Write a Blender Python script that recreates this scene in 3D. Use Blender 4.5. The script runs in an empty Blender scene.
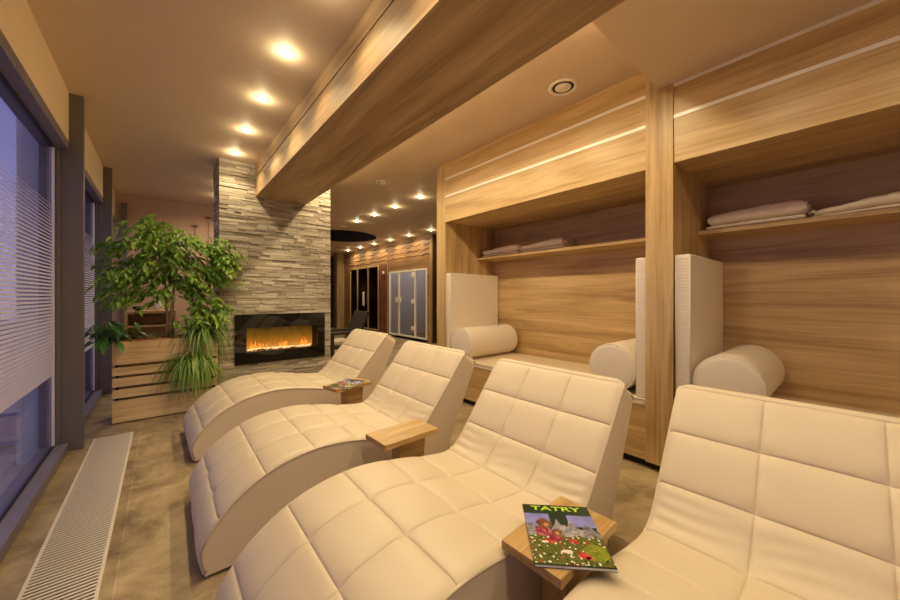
import bpy, bmesh, math, random
from mathutils import Vector, Matrix
R = math.radians
sc = bpy.context.scene
COL = sc.collection
random.seed(7)

# ------------------------------------------------------------------ materials
def new_mat(name):
    m = bpy.data.materials.new(name); m.use_nodes = True
    nt = m.node_tree
    return m, nt, nt.nodes['Principled BSDF']

def plain(name, col, rough=.5, metal=0., spec=.5, bump=0., bscale=200., var=0., vscale=3.):
    m, nt, p = new_mat(name)
    p.inputs['Base Color'].default_value = (*col, 1)
    p.inputs['Roughness'].default_value = rough
    p.inputs['Metallic'].default_value = metal
    p.inputs['Specular IOR Level'].default_value = spec
    tc = nt.nodes.new('ShaderNodeTexCoord')
    if var > 0:
        n = nt.nodes.new('ShaderNodeTexNoise'); n.inputs['Scale'].default_value = vscale; n.inputs['Detail'].default_value = 6
        nt.links.new(tc.outputs['Object'], n.inputs['Vector'])
        r = nt.nodes.new('ShaderNodeValToRGB')
        a = tuple(c * (1 - var) for c in col); b = tuple(min(1, c * (1 + var)) for c in col)
        r.color_ramp.elements[0].position = .3; r.color_ramp.elements[0].color = (*a, 1)
        r.color_ramp.elements[1].position = .7; r.color_ramp.elements[1].color = (*b, 1)
        nt.links.new(n.outputs['Fac'], r.inputs['Fac']); nt.links.new(r.outputs['Color'], p.inputs['Base Color'])
    if bump > 0:
        n = nt.nodes.new('ShaderNodeTexNoise'); n.inputs['Scale'].default_value = bscale; n.inputs['Detail'].default_value = 4
        nt.links.new(tc.outputs['Object'], n.inputs['Vector'])
        b = nt.nodes.new('ShaderNodeBump'); b.inputs['Strength'].default_value = bump; b.inputs['Distance'].default_value = .002
        nt.links.new(n.outputs['Fac'], b.inputs['Height']); nt.links.new(b.outputs['Normal'], p.inputs['Normal'])
    return m

def emit(name, col, strength):
    m, nt, p = new_mat(name)
    p.inputs['Base Color'].default_value = (*col, 1)
    p.inputs['Emission Color'].default_value = (*col, 1)
    p.inputs['Emission Strength'].default_value = strength
    return m

def wood(name, axis, dark, mid, light, rough=.38, across=7., along=.55, spec=.5):
    """procedural oak laminate, grain running along axis"""
    m, nt, p = new_mat(name)
    tc = nt.nodes.new('ShaderNodeTexCoord')
    def noise(al, ac, detail, dist):
        mp = nt.nodes.new('ShaderNodeMapping')
        mp.inputs['Scale'].default_value = tuple(al if i == axis else ac for i in range(3))
        nt.links.new(tc.outputs['Object'], mp.inputs['Vector'])
        n = nt.nodes.new('ShaderNodeTexNoise'); n.inputs['Scale'].default_value = 1
        n.inputs['Detail'].default_value = detail; n.inputs['Distortion'].default_value = dist
        n.inputs['Roughness'].default_value = .6
        nt.links.new(mp.outputs['Vector'], n.inputs['Vector'])
        return n.outputs['Fac']
    a = noise(along, across, 7, .9)
    b = noise(along * 3, across * 12, 3, .2)
    mx = nt.nodes.new('ShaderNodeMix'); mx.data_type = 'FLOAT'; mx.inputs[0].default_value = .28
    nt.links.new(a, mx.inputs[2]); nt.links.new(b, mx.inputs[3])
    r = nt.nodes.new('ShaderNodeValToRGB')
    e = r.color_ramp.elements
    e[0].position = .34; e[0].color = (*dark, 1); e[1].position = .65; e[1].color = (*light, 1)
    k = e.new(.49); k.color = (*mid, 1)
    nt.links.new(mx.outputs[0], r.inputs['Fac'])
    nt.links.new(r.outputs['Color'], p.inputs['Base Color'])
    p.inputs['Roughness'].default_value = rough
    p.inputs['Specular IOR Level'].default_value = spec
    bp = nt.nodes.new('ShaderNodeBump'); bp.inputs['Strength'].default_value = .12; bp.inputs['Distance'].default_value = .001
    nt.links.new(b, bp.inputs['Height']); nt.links.new(bp.outputs['Normal'], p.inputs['Normal'])
    return m

OAK = ((.31, .185, .070), (.53, .355, .155), (.69, .50, .26))
BEAMC = ((.235, .145, .070), (.385, .255, .13), (.51, .36, .19))
M = {}
for ax, n in enumerate('xyz'):
    M['oak_' + n] = wood('oak_grain_' + n, ax, *OAK)
    M['beam_' + n] = wood('beam_oak_' + n, ax, *BEAMC, rough=.6, across=8)
M['table_oak'] = wood('table_oak', 0, (.26, .145, .05), (.41, .245, .085), (.54, .345, .14), across=22, along=2.)
M['plank_oak'] = wood('planter_oak', 0, (.62, .42, .19), (.78, .57, .30), (.88, .69, .41), across=14, along=1.2, rough=.5)
M['sauna_wood'] = wood('sauna_wood', 1, (.20, .10, .045), (.33, .18, .085), (.46, .27, .13), rough=.5)
M['sauna_red'] = wood('sauna_wood_lit_red', 1, (.17, .062, .045), (.22, .085, .06), (.27, .115, .08), rough=.4)  # reddish light between the doors painted into the wood; also colours the ornament flowers
M['dark_wood'] = wood('dark_wood', 2, (.03, .016, .009), (.05, .028, .016), (.08, .045, .026))
M['ceiling'] = plain('ceiling_paint', (.70, .56, .42), .6, spec=.35, var=.02)
M['cream'] = plain('cream_paint', (.90, .74, .50), .7)
M['pinkwall'] = plain('terracotta_paint', (.55, .36, .28), .7)
M['wallback'] = plain('beige_wall', (.55, .44, .32), .8)
M['col'] = plain('column_coating', (.15, .132, .13), .5)
M['frame'] = plain('frame_dark', (.17, .15, .21), .4)
M['outer'] = plain('outer_cladding', (.66, .68, .76), .6)
M['black'] = plain('black_gasket', (.008, .008, .009), .5)
M['alu'] = plain('aluminium_strip', (.86, .82, .76), .5, metal=.5)
M['whitemetal'] = plain('white_enamel', (.92, .87, .78), .4)
M['leather'] = plain('cream_leather', (.58, .48, .355), .42, spec=.45, bump=.10, bscale=350, var=.02, vscale=6)
M['leather_side_lit'] = plain('cream_leather_side_lit', (.66, .56, .43), .5, spec=.4, bump=.12, bscale=350)  # same leather, paler on the sides to paint in missing ambient light
M['panelwhite'] = plain('white_vinyl', (.88, .80, .68), .5, bump=.1, bscale=300)
M['mattress'] = plain('mattress_vinyl', (.80, .68, .50), .5, bump=.1, bscale=300)
M['blanket'] = plain('blanket_cloth', (.93, .83, .66), .9, spec=.1, bump=.6, bscale=160, var=.05, vscale=12)
M['plinth'] = plain('plinth_black', (.012, .010, .010), .6)
M['gloss_black'] = plain('black_glass', (.006, .005, .005), .04)
M['soot'] = plain('firebox_soot', (.012, .009, .007), .7)
M['soil'] = plain('potting_soil', (.045, .025, .015), .95, bump=1., bscale=60)
M['liner'] = plain('terracotta_liner', (.50, .19, .08), .6)
M['bark'] = plain('bark', (.32, .21, .12), .85, bump=.8, bscale=60, var=.25, vscale=20)
M['grille'] = plain('grille_enamel', (.70, .62, .52), .38)
M['duct'] = plain('duct_dark', (.02, .018, .016), .7)
M['navy'] = plain('navy_ceiling_paint', (.006, .008, .035), .9, spec=.1)
M['wicker'] = plain('dark_wicker', (.022, .016, .013), .6, bump=1., bscale=120)
M['cushion'] = plain('pale_cushion', (.6, .5, .4), .8)
M['lens'] = emit('lamp_lens', (1., .82, .52), 26.)
M['paper'] = plain('paper', (.82, .80, .76), .5)
M['concrete'] = plain('terrace_concrete', (.34, .33, .40), .8, var=.1)
M['kerb'] = plain('terrace_kerb', (.62, .58, .66), .8)
M['hill'] = plain('hill', (.03, .035, .05), 1.)
M['brass'] = plain('pale_steel', (.75, .68, .6), .3, metal=1.)

# floor: large format stone tiles, mortar joints
def floor_mat():
    m, nt, p = new_mat('stone_tiles')
    tc = nt.nodes.new('ShaderNodeTexCoord')
    mp = nt.nodes.new('ShaderNodeMapping'); mp.inputs['Rotation'].default_value = (0, 0, R(-90))
    mp.inputs['Location'].default_value = (-3.03 + 12, -.163 + 6.0, 0)
    nt.links.new(tc.outputs['Object'], mp.inputs['Vector'])
    b = nt.nodes.new('ShaderNodeTexBrick')
    b.inputs['Scale'].default_value = 1; b.inputs['Brick Width'].default_value = 1.2; b.inputs['Row Height'].default_value = .6
    b.inputs['Mortar Size'].default_value = .0035; b.inputs['Mortar Smooth'].default_value = .1
    b.inputs['Color1'].default_value = (.92, .92, .92, 1); b.inputs['Color2'].default_value = (1.06, 1.05, 1.03, 1)
    b.inputs['Mortar'].default_value = (1.28, 1.25, 1.18, 1)
    nt.links.new(mp.outputs['Vector'], b.inputs['Vector'])
    n = nt.nodes.new('ShaderNodeTexNoise'); n.inputs['Scale'].default_value = 3.2; n.inputs['Detail'].default_value = 10
    n.inputs['Roughness'].default_value = .68; n.inputs['Distortion'].default_value = .6
    nt.links.new(tc.outputs['Object'], n.inputs['Vector'])
    r = nt.nodes.new('ShaderNodeValToRGB'); e = r.color_ramp.elements
    e[0].position = .34; e[0].color = (.155, .11, .058, 1); e[1].position = .66; e[1].color = (.46, .355, .21, 1)
    nt.links.new(n.outputs['Fac'], r.inputs['Fac'])
    mx = nt.nodes.new('ShaderNodeMix'); mx.data_type = 'RGBA'; mx.blend_type = 'MULTIPLY'; mx.inputs[0].default_value = 1
    nt.links.new(r.outputs['Color'], mx.inputs[6]); nt.links.new(b.outputs['Color'], mx.inputs[7])
    nt.links.new(mx.outputs[2], p.inputs['Base Color'])
    p.inputs['Roughness'].default_value = .42
    bp = nt.nodes.new('ShaderNodeBump'); bp.inputs['Strength'].default_value = .15; bp.inputs['Distance'].default_value = .003
    nt.links.new(n.outputs['Fac'], bp.inputs['Height']); nt.links.new(bp.outputs['Normal'], p.inputs['Normal'])
    return m
M['floor'] = floor_mat()

def vcol_mat(name, dark, mid, light, rough=.85, nscale=25., nmix=.4, bump=.6, trans=0., stretch=(1, 1, 1)):
    """colour from a per-piece random value stored on the mesh plus noise"""
    m, nt, p = new_mat(name)
    at = nt.nodes.new('ShaderNodeAttribute'); at.attribute_name = 'rnd'
    tc = nt.nodes.new('ShaderNodeTexCoord')
    mp = nt.nodes.new('ShaderNodeMapping'); mp.inputs['Scale'].default_value = stretch
    nt.links.new(tc.outputs['Object'], mp.inputs['Vector'])
    n = nt.nodes.new('ShaderNodeTexNoise'); n.inputs['Scale'].default_value = nscale; n.inputs['Detail'].default_value = 6
    nt.links.new(mp.outputs['Vector'], n.inputs['Vector'])
    mx = nt.nodes.new('ShaderNodeMix'); mx.data_type = 'FLOAT'; mx.inputs[0].default_value = nmix
    nt.links.new(at.outputs['Fac'], mx.inputs[2]); nt.links.new(n.outputs['Fac'], mx.inputs[3])
    r = nt.nodes.new('ShaderNodeValToRGB'); e = r.color_ramp.elements
    e[0].position = .12; e[0].color = (*dark, 1); e[1].position = .88; e[1].color = (*light, 1)
    k = e.new(.5); k.color = (*mid, 1)
    nt.links.new(mx.outputs[0], r.inputs['Fac']); nt.links.new(r.outputs['Color'], p.inputs['Base Color'])
    p.inputs['Roughness'].default_value = rough
    if bump:
        bp = nt.nodes.new('ShaderNodeBump'); bp.inputs['Strength'].default_value = bump; bp.inputs['Distance'].default_value = .006
        nt.links.new(n.outputs['Fac'], bp.inputs['Height']); nt.links.new(bp.outputs['Normal'], p.inputs['Normal'])
    if trans:
        t = nt.nodes.new('ShaderNodeBsdfTranslucent'); nt.links.new(r.outputs['Color'], t.inputs['Color'])
        ms = nt.nodes.new('ShaderNodeMixShader'); ms.inputs[0].default_value = trans
        out = nt.nodes['Material Output']
        nt.links.new(p.outputs[0], ms.inputs[1]); nt.links.new(t.outputs[0], ms.inputs[2]); nt.links.new(ms.outputs[0], out.inputs['Surface'])
    return m
M['stone'] = vcol_mat('ledger_stone', (.19, .16, .12), (.44, .385, .30), (.72, .65, .53), nscale=22, stretch=(1, 1, 3))
M['stone_far'] = vcol_mat('dark_ledger_stone', (.07, .055, .04), (.13, .105, .08), (.20, .17, .13), nscale=16)
M['leaf'] = vcol_mat('fig_leaf', (.065, .17, .015), (.20, .40, .04), (.45, .64, .11), rough=.4, nscale=4, nmix=.3, bump=0, trans=.25)
M['leaf_dark'] = vcol_mat('dark_leaf', (.02, .08, .015), (.045, .15, .03), (.09, .24, .05), rough=.35, nscale=4, nmix=.3, bump=0, trans=.15)
M['leaf_spider'] = vcol_mat('strap_leaf', (.08, .19, .025), (.20, .36, .06), (.46, .58, .20), rough=.4, nscale=6, nmix=.3, bump=0, trans=.25)

def glass(name, tint=(1, 1, 1), refl=.12, dens=1.):
    m = bpy.data.materials.new(name); m.use_nodes = True; nt = m.node_tree
    nt.nodes.remove(nt.nodes['Principled BSDF']); out = nt.nodes['Material Output']
    t = nt.nodes.new('ShaderNodeBsdfTransparent'); t.inputs['Color'].default_value = (*tint, 1)
    g = nt.nodes.new('ShaderNodeBsdfGlossy'); g.inputs['Roughness'].default_value = .02
    lw = nt.nodes.new('ShaderNodeLayerWeight'); lw.inputs['Blend'].default_value = .5
    pw = nt.nodes.new('ShaderNodeMath'); pw.operation = 'POWER'; pw.inputs[1].default_value = 5; nt.links.new(lw.outputs['Facing'], pw.inputs[0])
    f = nt.nodes.new('ShaderNodeMath'); f.operation = 'MULTIPLY_ADD'; f.inputs[1].default_value = .6; f.inputs[2].default_value = .025; nt.links.new(pw.outputs[0], f.inputs[0])
    ms = nt.nodes.new('ShaderNodeMixShader')
    nt.links.new(f.outputs[0], ms.inputs[0]); nt.links.new(t.outputs[0], ms.inputs[1]); nt.links.new(g.outputs[0], ms.inputs[2])
    nt.links.new(ms.outputs[0], out.inputs['Surface'])
    return m
M['glass'] = glass('window_glass', (.93, .95, 1.))
M['glass_dark'] = glass('sauna_glass', (.35, .24, .17))
M['glass_blue'] = glass('steam_glass', (.86, .84, .87))
def film_mat():
    m, nt, p = new_mat('frosted_film')
    p.inputs['Base Color'].default_value = (.80, .77, .84, 1); p.inputs['Roughness'].default_value = .8
    t = nt.nodes.new('ShaderNodeBsdfTranslucent'); t.inputs['Color'].default_value = (.82, .80, .88, 1)
    ms = nt.nodes.new('ShaderNodeMixShader'); ms.inputs[0].default_value = .5
    out = nt.nodes['Material Output']
    nt.links.new(p.outputs[0], ms.inputs[1]); nt.links.new(t.outputs[0], ms.inputs[2]); nt.links.new(ms.outputs[0], out.inputs['Surface'])
    return m
M['film'] = film_mat()

# ------------------------------------------------------------------ mesh helpers
def box(bm, x0, x1, y0, y1, z0, z1):
    vs = [bm.verts.new(c) for c in ((x0, y0, z0), (x1, y0, z0), (x1, y1, z0), (x0, y1, z0), (x0, y0, z1), (x1, y0, z1), (x1, y1, z1), (x0, y1, z1))]
    fs = [bm.faces.new([vs[i] for i in q]) for q in ((3, 2, 1, 0), (4, 5, 6, 7), (0, 1, 5, 4), (1, 2, 6, 5), (2, 3, 7, 6), (3, 0, 4, 7))]
    return vs, fs

def tube(bm, pts, rad, seg=8, caps=True):
    pts = [Vector(p) for p in pts]; rings = []
    n = len(pts)
    for i, p in enumerate(pts):
        d = (pts[min(i + 1, n - 1)] - pts[max(i - 1, 0)]).normalized()
        up = Vector((0, 0, 1)) if abs(d.z) < .95 else Vector((0, 1, 0))
        a = d.cross(up).normalized(); b = d.cross(a).normalized()
        r = rad[i] if isinstance(rad, (list, tuple)) else rad
        rings.append([bm.verts.new(p + r * (math.cos(2 * math.pi * k / seg) * a + math.sin(2 * math.pi * k / seg) * b)) for k in range(seg)])
    for i in range(n - 1):
        for k in range(seg):
            f = bm.faces.new((rings[i][k], rings[i][(k + 1) % seg], rings[i + 1][(k + 1) % seg], rings[i + 1][k])); f.smooth = True
    if caps:
        bm.faces.new(rings[0][::-1]); bm.faces.new(rings[-1])

def lathe(bm, prof, center=(0, 0, 0), axis='z', seg=40, smooth=True, ring_shape=False):
    c = Vector(center); rings = []
    for r, h in prof:
        ring = []
        for k in range(seg):
            a = 2 * math.pi * k / seg
            u, v = r * math.cos(a), r * math.sin(a)
            q = (u, v, h) if axis == 'z' else ((h, u, v) if axis == 'x' else (v, h, u))
            ring.append(bm.verts.new(c + Vector(q)))
        rings.append(ring)
    for i in range(len(rings) - 1):
        for k in range(seg):
            f = bm.faces.new((rings[i][k], rings[i][(k + 1) % seg], rings[i + 1][(k + 1) % seg], rings[i + 1][k])); f.smooth = smooth
    if ring_shape:                                  # closed annular section, open in the middle
        for k in range(seg): bm.faces.new((rings[-1][k], rings[-1][(k + 1) % seg], rings[0][(k + 1) % seg], rings[0][k]))
    else:
        bm.faces.new(rings[0][::-1]); bm.faces.new(rings[-1])

def prism(bm, poly, axis, a0, a1):
    """polygon of 2D points extruded along axis ('y': points are x,z; 'x': y,z; 'z': x,y)"""
    def mk(p, a):
        return (p[0], a, p[1]) if axis == 'y' else ((a, p[0], p[1]) if axis == 'x' else (p[0], p[1], a))
    A = [bm.verts.new(mk(p, a0)) for p in poly]; B = [bm.verts.new(mk(p, a1)) for p in poly]
    n = len(poly)
    bm.faces.new(A); bm.faces.new(B[::-1])
    for i in range(n):
        bm.faces.new((A[i], B[i], B[(i + 1) % n], A[(i + 1) % n]))

def obj(name, bm, mat, parent=None, bevel=0., seg=2, smooth=False, fix=True):
    if fix: bmesh.ops.recalc_face_normals(bm, faces=bm.faces[:])
    me = bpy.data.meshes.new(name); bm.to_mesh(me); bm.free()
    if smooth:
        for p in me.polygons: p.use_smooth = True
    o = bpy.data.objects.new(name, me); COL.objects.link(o)
    if mat is not None: me.materials.append(M[mat] if isinstance(mat, str) else mat)
    if parent: o.parent = parent
    if bevel:
        b = o.modifiers.new('bevel', 'BEVEL'); b.width = bevel; b.segments = seg; b.limit_method = 'ANGLE'; b.angle_limit = R(40)
        b.harden_normals = False
    return o

def boxes(name, lst, mat, parent=None, bevel=0., seg=2):
    bm = bmesh.new()
    for b in lst: box(bm, *b)
    return obj(name, bm, mat, parent, bevel, seg)

def thing(name, label, cat, loc=(0, 0, 0), rz=0., group=None):
    o = bpy.data.objects.new(name, None); COL.objects.link(o); o.empty_display_size = .1
    o.location = loc; o.rotation_euler = (0, 0, rz)
    o['label'] = label; o['category'] = cat
    if group: o['group'] = group
    return o

def tag(o, label, cat, group=None):
    o['label'] = label; o['category'] = cat
    if group: o['group'] = group
    return o

def structure(o, label=None, cat=None):
    o['kind'] = 'structure'
    if label: o['label'] = label
    if cat: o['category'] = cat
    return o

def s_empty(name, label, cat, loc=(0, 0, 0)):
    o = bpy.data.objects.new(name, None); COL.objects.link(o); o.location = loc; o.empty_display_size = .1
    return structure(o, label, cat)

def dup(root, loc, rz, label=None):
    c = root.copy(); COL.objects.link(c); c.location = loc; c.rotation_euler = (0, 0, rz)
    if label: c['label'] = label
    for ch in list(root.children):
        d = ch.copy(); COL.objects.link(d); d.parent = c
        for g in list(ch.children):
            e = g.copy(); COL.objects.link(e); e.parent = d
    return c

def set_rnd(bm_faces_vals, me, name='rnd'):
    pass

# ------------------------------------------------------------------ room shell
CEIL = 3.0
XW = -.60                       # inner face of the window frames
structure(boxes('floor', [(-.70, 6.2, -3.0, 14.6, -.2, 0)], 'floor'), 'brown stone tile floor with thin pale joints', 'floor')
structure(boxes('ceiling', [(-.72, 6.2, -3.0, 14.6, CEIL, CEIL + .2)], 'ceiling'), 'smooth beige ceiling over the whole lounge', 'ceiling')
# lowered ceiling over the near alcove
structure(boxes('trim_1', [(1.56, 2.785, -3.0, .945, 2.81, CEIL)], 'ceiling'), 'lowered beige ceiling block beside the near alcove', 'ceiling')
# oak clad beam
bt = s_empty('trim_2', 'long oak clad ceiling beam running to the stone chimney', 'beam', (1.23, 2.0, 2.6))
def at(o, root):                # parts are modelled in world coordinates and hung on a placed root
    o.parent = root; o.matrix_parent_inverse = Matrix.Translation(root.location).inverted(); return o
at(boxes('cladding', [(.94, 1.53, -3.0, 5.045, 2.59, 2.61), (.925, .945, -3.0, 5.045, 2.59, 2.838), (.925, .945, -3.0, 5.045, 2.852, CEIL),
                      (1.53, 1.55, -3.0, 5.045, 2.59, CEIL)], 'beam_y', None, .0015), bt)
at(boxes('metal_strip', [(.936, .944, -3.0, 5.045, 2.838, 2.852)], 'alu'), bt)
at(boxes('core', [(.945, 1.53, -3.0, 5.04, 2.61, CEIL)], 'black'), bt)
# bulkhead above windows
structure(boxes('trim_3', [(-.76, XW, -3.0, 7.92, 2.59, CEIL)], 'cream'), 'cream bulkhead above the windows', 'bulkhead')
# far wall behind plants, its return, rear wall, far end wall
structure(boxes('wall_back', [(-.72, 2.5, 7.93, 8.1, 0, CEIL)], 'pinkwall'), 'terracotta pink wall behind the planter', 'wall')
structure(boxes('wall_return', [(2.35, 2.5, 8.1, 14.4, 0, CEIL)], 'wallback'), 'beige wall beyond the chimney', 'wall')
structure(boxes('wall_rear', [(-.9, 6.2, -3.2, -3.0, 0, CEIL)], 'wallback'), 'beige wall behind the viewer', 'wall')
structure(boxes('wall_east', [(6.05, 6.2, -3.0, 7.5, 0, CEIL)], 'dark_wood'), 'dark wall behind the alcoves', 'wall')

# window side --------------------------------------------------
cols = [(-.05, .01), (2.09, 2.15), (4.245, 4.305), (6.39, 6.45)]
near = ['farther behind the viewer', 'beside the viewer', 'first grey column beside the planter end of the floor grille', 'second grey column behind the leafy planter']
for i, (a, b) in enumerate(cols):
    cr = s_empty('trim_%d' % (i + 4), 'grey coated window column, ' + near[i], 'column', (-.62, a, 0))
    at(boxes('column_cladding', [(-.74, -.515, a, b, 0, CEIL)], 'col', None, .004), cr)
    at(boxes('outer_cladding', [(-.88, -.74, a + .01, b - .01, -.03, CEIL)], 'outer'), cr)
structure(boxes('trim_8', [(-.528, -.455, 7.87, 7.925, 0, 2.85)], 'col', None, .004), 'dark post in the far window corner', 'post')
bays = [(-2.9, -.05), (.01, 2.09), (2.15, 4.245), (4.305, 6.39), (6.45, 7.86)]
wlab = ['window bay behind the viewer', 'window bay beside the viewer', 'large window with striped film beside the floor grille', 'narrow slice of window between the two grey columns', 'window behind the leafy planter']
for i, (a, b) in enumerate(bays):
    w = s_empty('window_%d' % (i + 1), wlab[i], 'window', (-.68, (a + b) / 2, 0))
    at(boxes('window_frame', [(-.76, XW, a, b, 0, .075), (-.76, XW, a, b, 2.515, 2.59), (-.76, -.65, b - .03, b, .075, 2.515), (-.76, -.65, a, a + .03, .075, 2.515)], 'frame', None, .003), w)
    at(boxes('gasket', [(-.685, -.672, a + .03, b - .03, .075, .087), (-.685, -.672, a + .03, b - .03, 2.503, 2.515), (-.685, -.672, b - .042, b - .03, .087, 2.503)], 'black'), w)
    at(boxes('edge_profile', [(-.686, -.670, b - .062, b - .052, .087, 2.503)], 'alu'), w)
    at(boxes('glass_pane', [(-.69, -.684, a + .03, b - .03, .08, 2.51)], 'glass'), w)
    bm = bmesh.new(); n = 52; z0, z1 = .655, 2.03
    for k in range(n):
        zc = z1 - (z1 - z0) * k / n
        t = k / (n - 1)
        hgt = (z1 - z0) / n * min(.97, .10 + .85 * t ** .8)
        box(bm, -.6835, -.6815, a + .03, b - .065, zc - hgt, zc)
    at(obj('privacy_film', bm, 'film'), w)
# terrace outside
structure(boxes('ground', [(-14, -.70, -6, 30, -.25, -.03)], 'concrete'), 'terrace paving outside the window', 'terrace')
tag(boxes('terrace_kerb', [(-5, -.95, 4.83, 5.15, -.03, .28)], 'kerb', None, .01), 'low pale kerb on the terrace outside the large window', 'kerb')
bm = bmesh.new()
pr = []
for k in range(41):
    y = -20 + k * 3.0
    pr.append((y, .6 + .5 * math.sin(k * .45) + .4 * math.sin(k * 1.1 + 1)))
prism(bm, [(-20, -.3)] + pr + [(100, -.3)], 'x', -46, -40)
structure(obj('hill', bm, 'hill'), 'dark hills beyond the terrace', 'hill')

# floor convector grille -----------------------------------------
g = thing('floor_grille', 'long cream slatted convector grille set in the floor beside the window', 'grille', (-.345, 2.0, 0))
X0, X1, Y0, Y1 = -.478, -.212, -.4, 4.45
at(boxes('grille_frame', [(X0, X0 + .014, Y0, Y1, 0, .006), (X1 - .014, X1, Y0, Y1, 0, .006), (X0 + .014, X1 - .014, Y1 - .014, Y1, 0, .006), (X0 + .014, X1 - .014, Y0, Y0 + .014, 0, .006)], 'grille', None, .001), g)
bm = bmesh.new(); y = Y0 + .02
while y < Y1 - .02:
    box(bm, X0 + .014, X1 - .014, y, y + .0125, .0008, .005); y += .0255
so = at(obj('slats', bm, 'grille'), g)
at(boxes('duct_tray', [(X0 + .01, X1 - .01, Y0 + .01, Y1 - .01, .0001, .0006)], 'duct'), g)

# ------------------------------------------------------------------ stone chimney with electric fire
CX0, CX1, CY, CD = .53, 1.91, 5.05, 5.50
FX0, FX1, FZ0, FZ1 = .694, 1.815, .43, 1.06
ch = s_empty('wall_chimney', 'floor to ceiling chimney clad in stacked grey beige stone', 'chimney', ((CX0 + CX1) / 2, CY, 0))
at(boxes('core', [(CX0 + .03, FX0 + .02, CY + .03, CD - .03, 0, CEIL), (FX1 - .02, CX1 - .03, CY + .03, CD - .03, 0, CEIL), (FX0, FX1, CY + .03, CD - .03, 0, FZ0 + .02),
                  (FX0, FX1, CY + .03, CD - .03, FZ1 - .02, CEIL), (FX0, FX1, 5.3, CD - .03, FZ0, FZ1)], 'duct'), ch)
def stone_box(bm, lay, x0, x1, y0, y1, z0, z1, rnd):
    vs, fs = box(bm, x0, x1, y0, y1, z0, z1)
    for v in vs: v[lay] = rnd
def rand_spans(a, b, lo, hi):
    out = []; x = a
    while x < b - 1e-6:
        w = random.uniform(lo, hi)
        if b - (x + w) < lo * .6: w = b - x
        out.append((x, min(b, x + w))); x += w
    return out
def stones(name, mat, parent, cx0, cx1, cy, cd, z1, hole=None, hmin=.018, hmax=.040, lo=.07, hi=.34):
    bm = bmesh.new(); lay = bm.verts.layers.float.new('rnd')
    z = 0.
    zs = [0.]
    while zs[-1] < z1 - .02:
        zs.append(min(z1, zs[-1] + random.uniform(hmin, hmax)))
    if hole:                                    # courses line up with the opening
        for e in (hole[2], hole[3]):
            k = min(range(len(zs)), key=lambda q: abs(zs[q] - e)); zs[k] = e
        zs = sorted(set(zs))
    zs[-1] = z1
    for a, b in zip(zs[:-1], zs[1:]):
        segs = [(cx0, cx1)]
        if hole and (a + b) / 2 > hole[2] and (a + b) / 2 < hole[3]: segs = [(cx0, hole[0]), (hole[1], cx1)]
        for s in segs:
            for p, q in rand_spans(*s, lo, hi):
                d = random.uniform(0, .022)
                stone_box(bm, lay, p + .0008, q - .0008, cy - d, cy + .06, a + .0008, b - .0008, min(1, max(0, random.gauss(.5, .22))))
        for p, q in rand_spans(cy + .06, cd, lo, hi):
            d = random.uniform(0, .02)
            stone_box(bm, lay, cx0 - d, cx0 + .05, p + .0008, q - .0008, a + .0008, b - .0008, min(1, max(0, random.gauss(.5, .22))))
            stone_box(bm, lay, cx1 - .05, cx1 + d, p + .0008, q - .0008, a + .0008, b - .0008, min(1, max(0, random.gauss(.5, .22))))
    return obj(name, bm, mat, None, .002, 1)
at(stones('stone_cladding', 'stone', ch, CX0, CX1, CY, CD, CEIL, (FX0, FX1, FZ0, FZ1)), ch)

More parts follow.
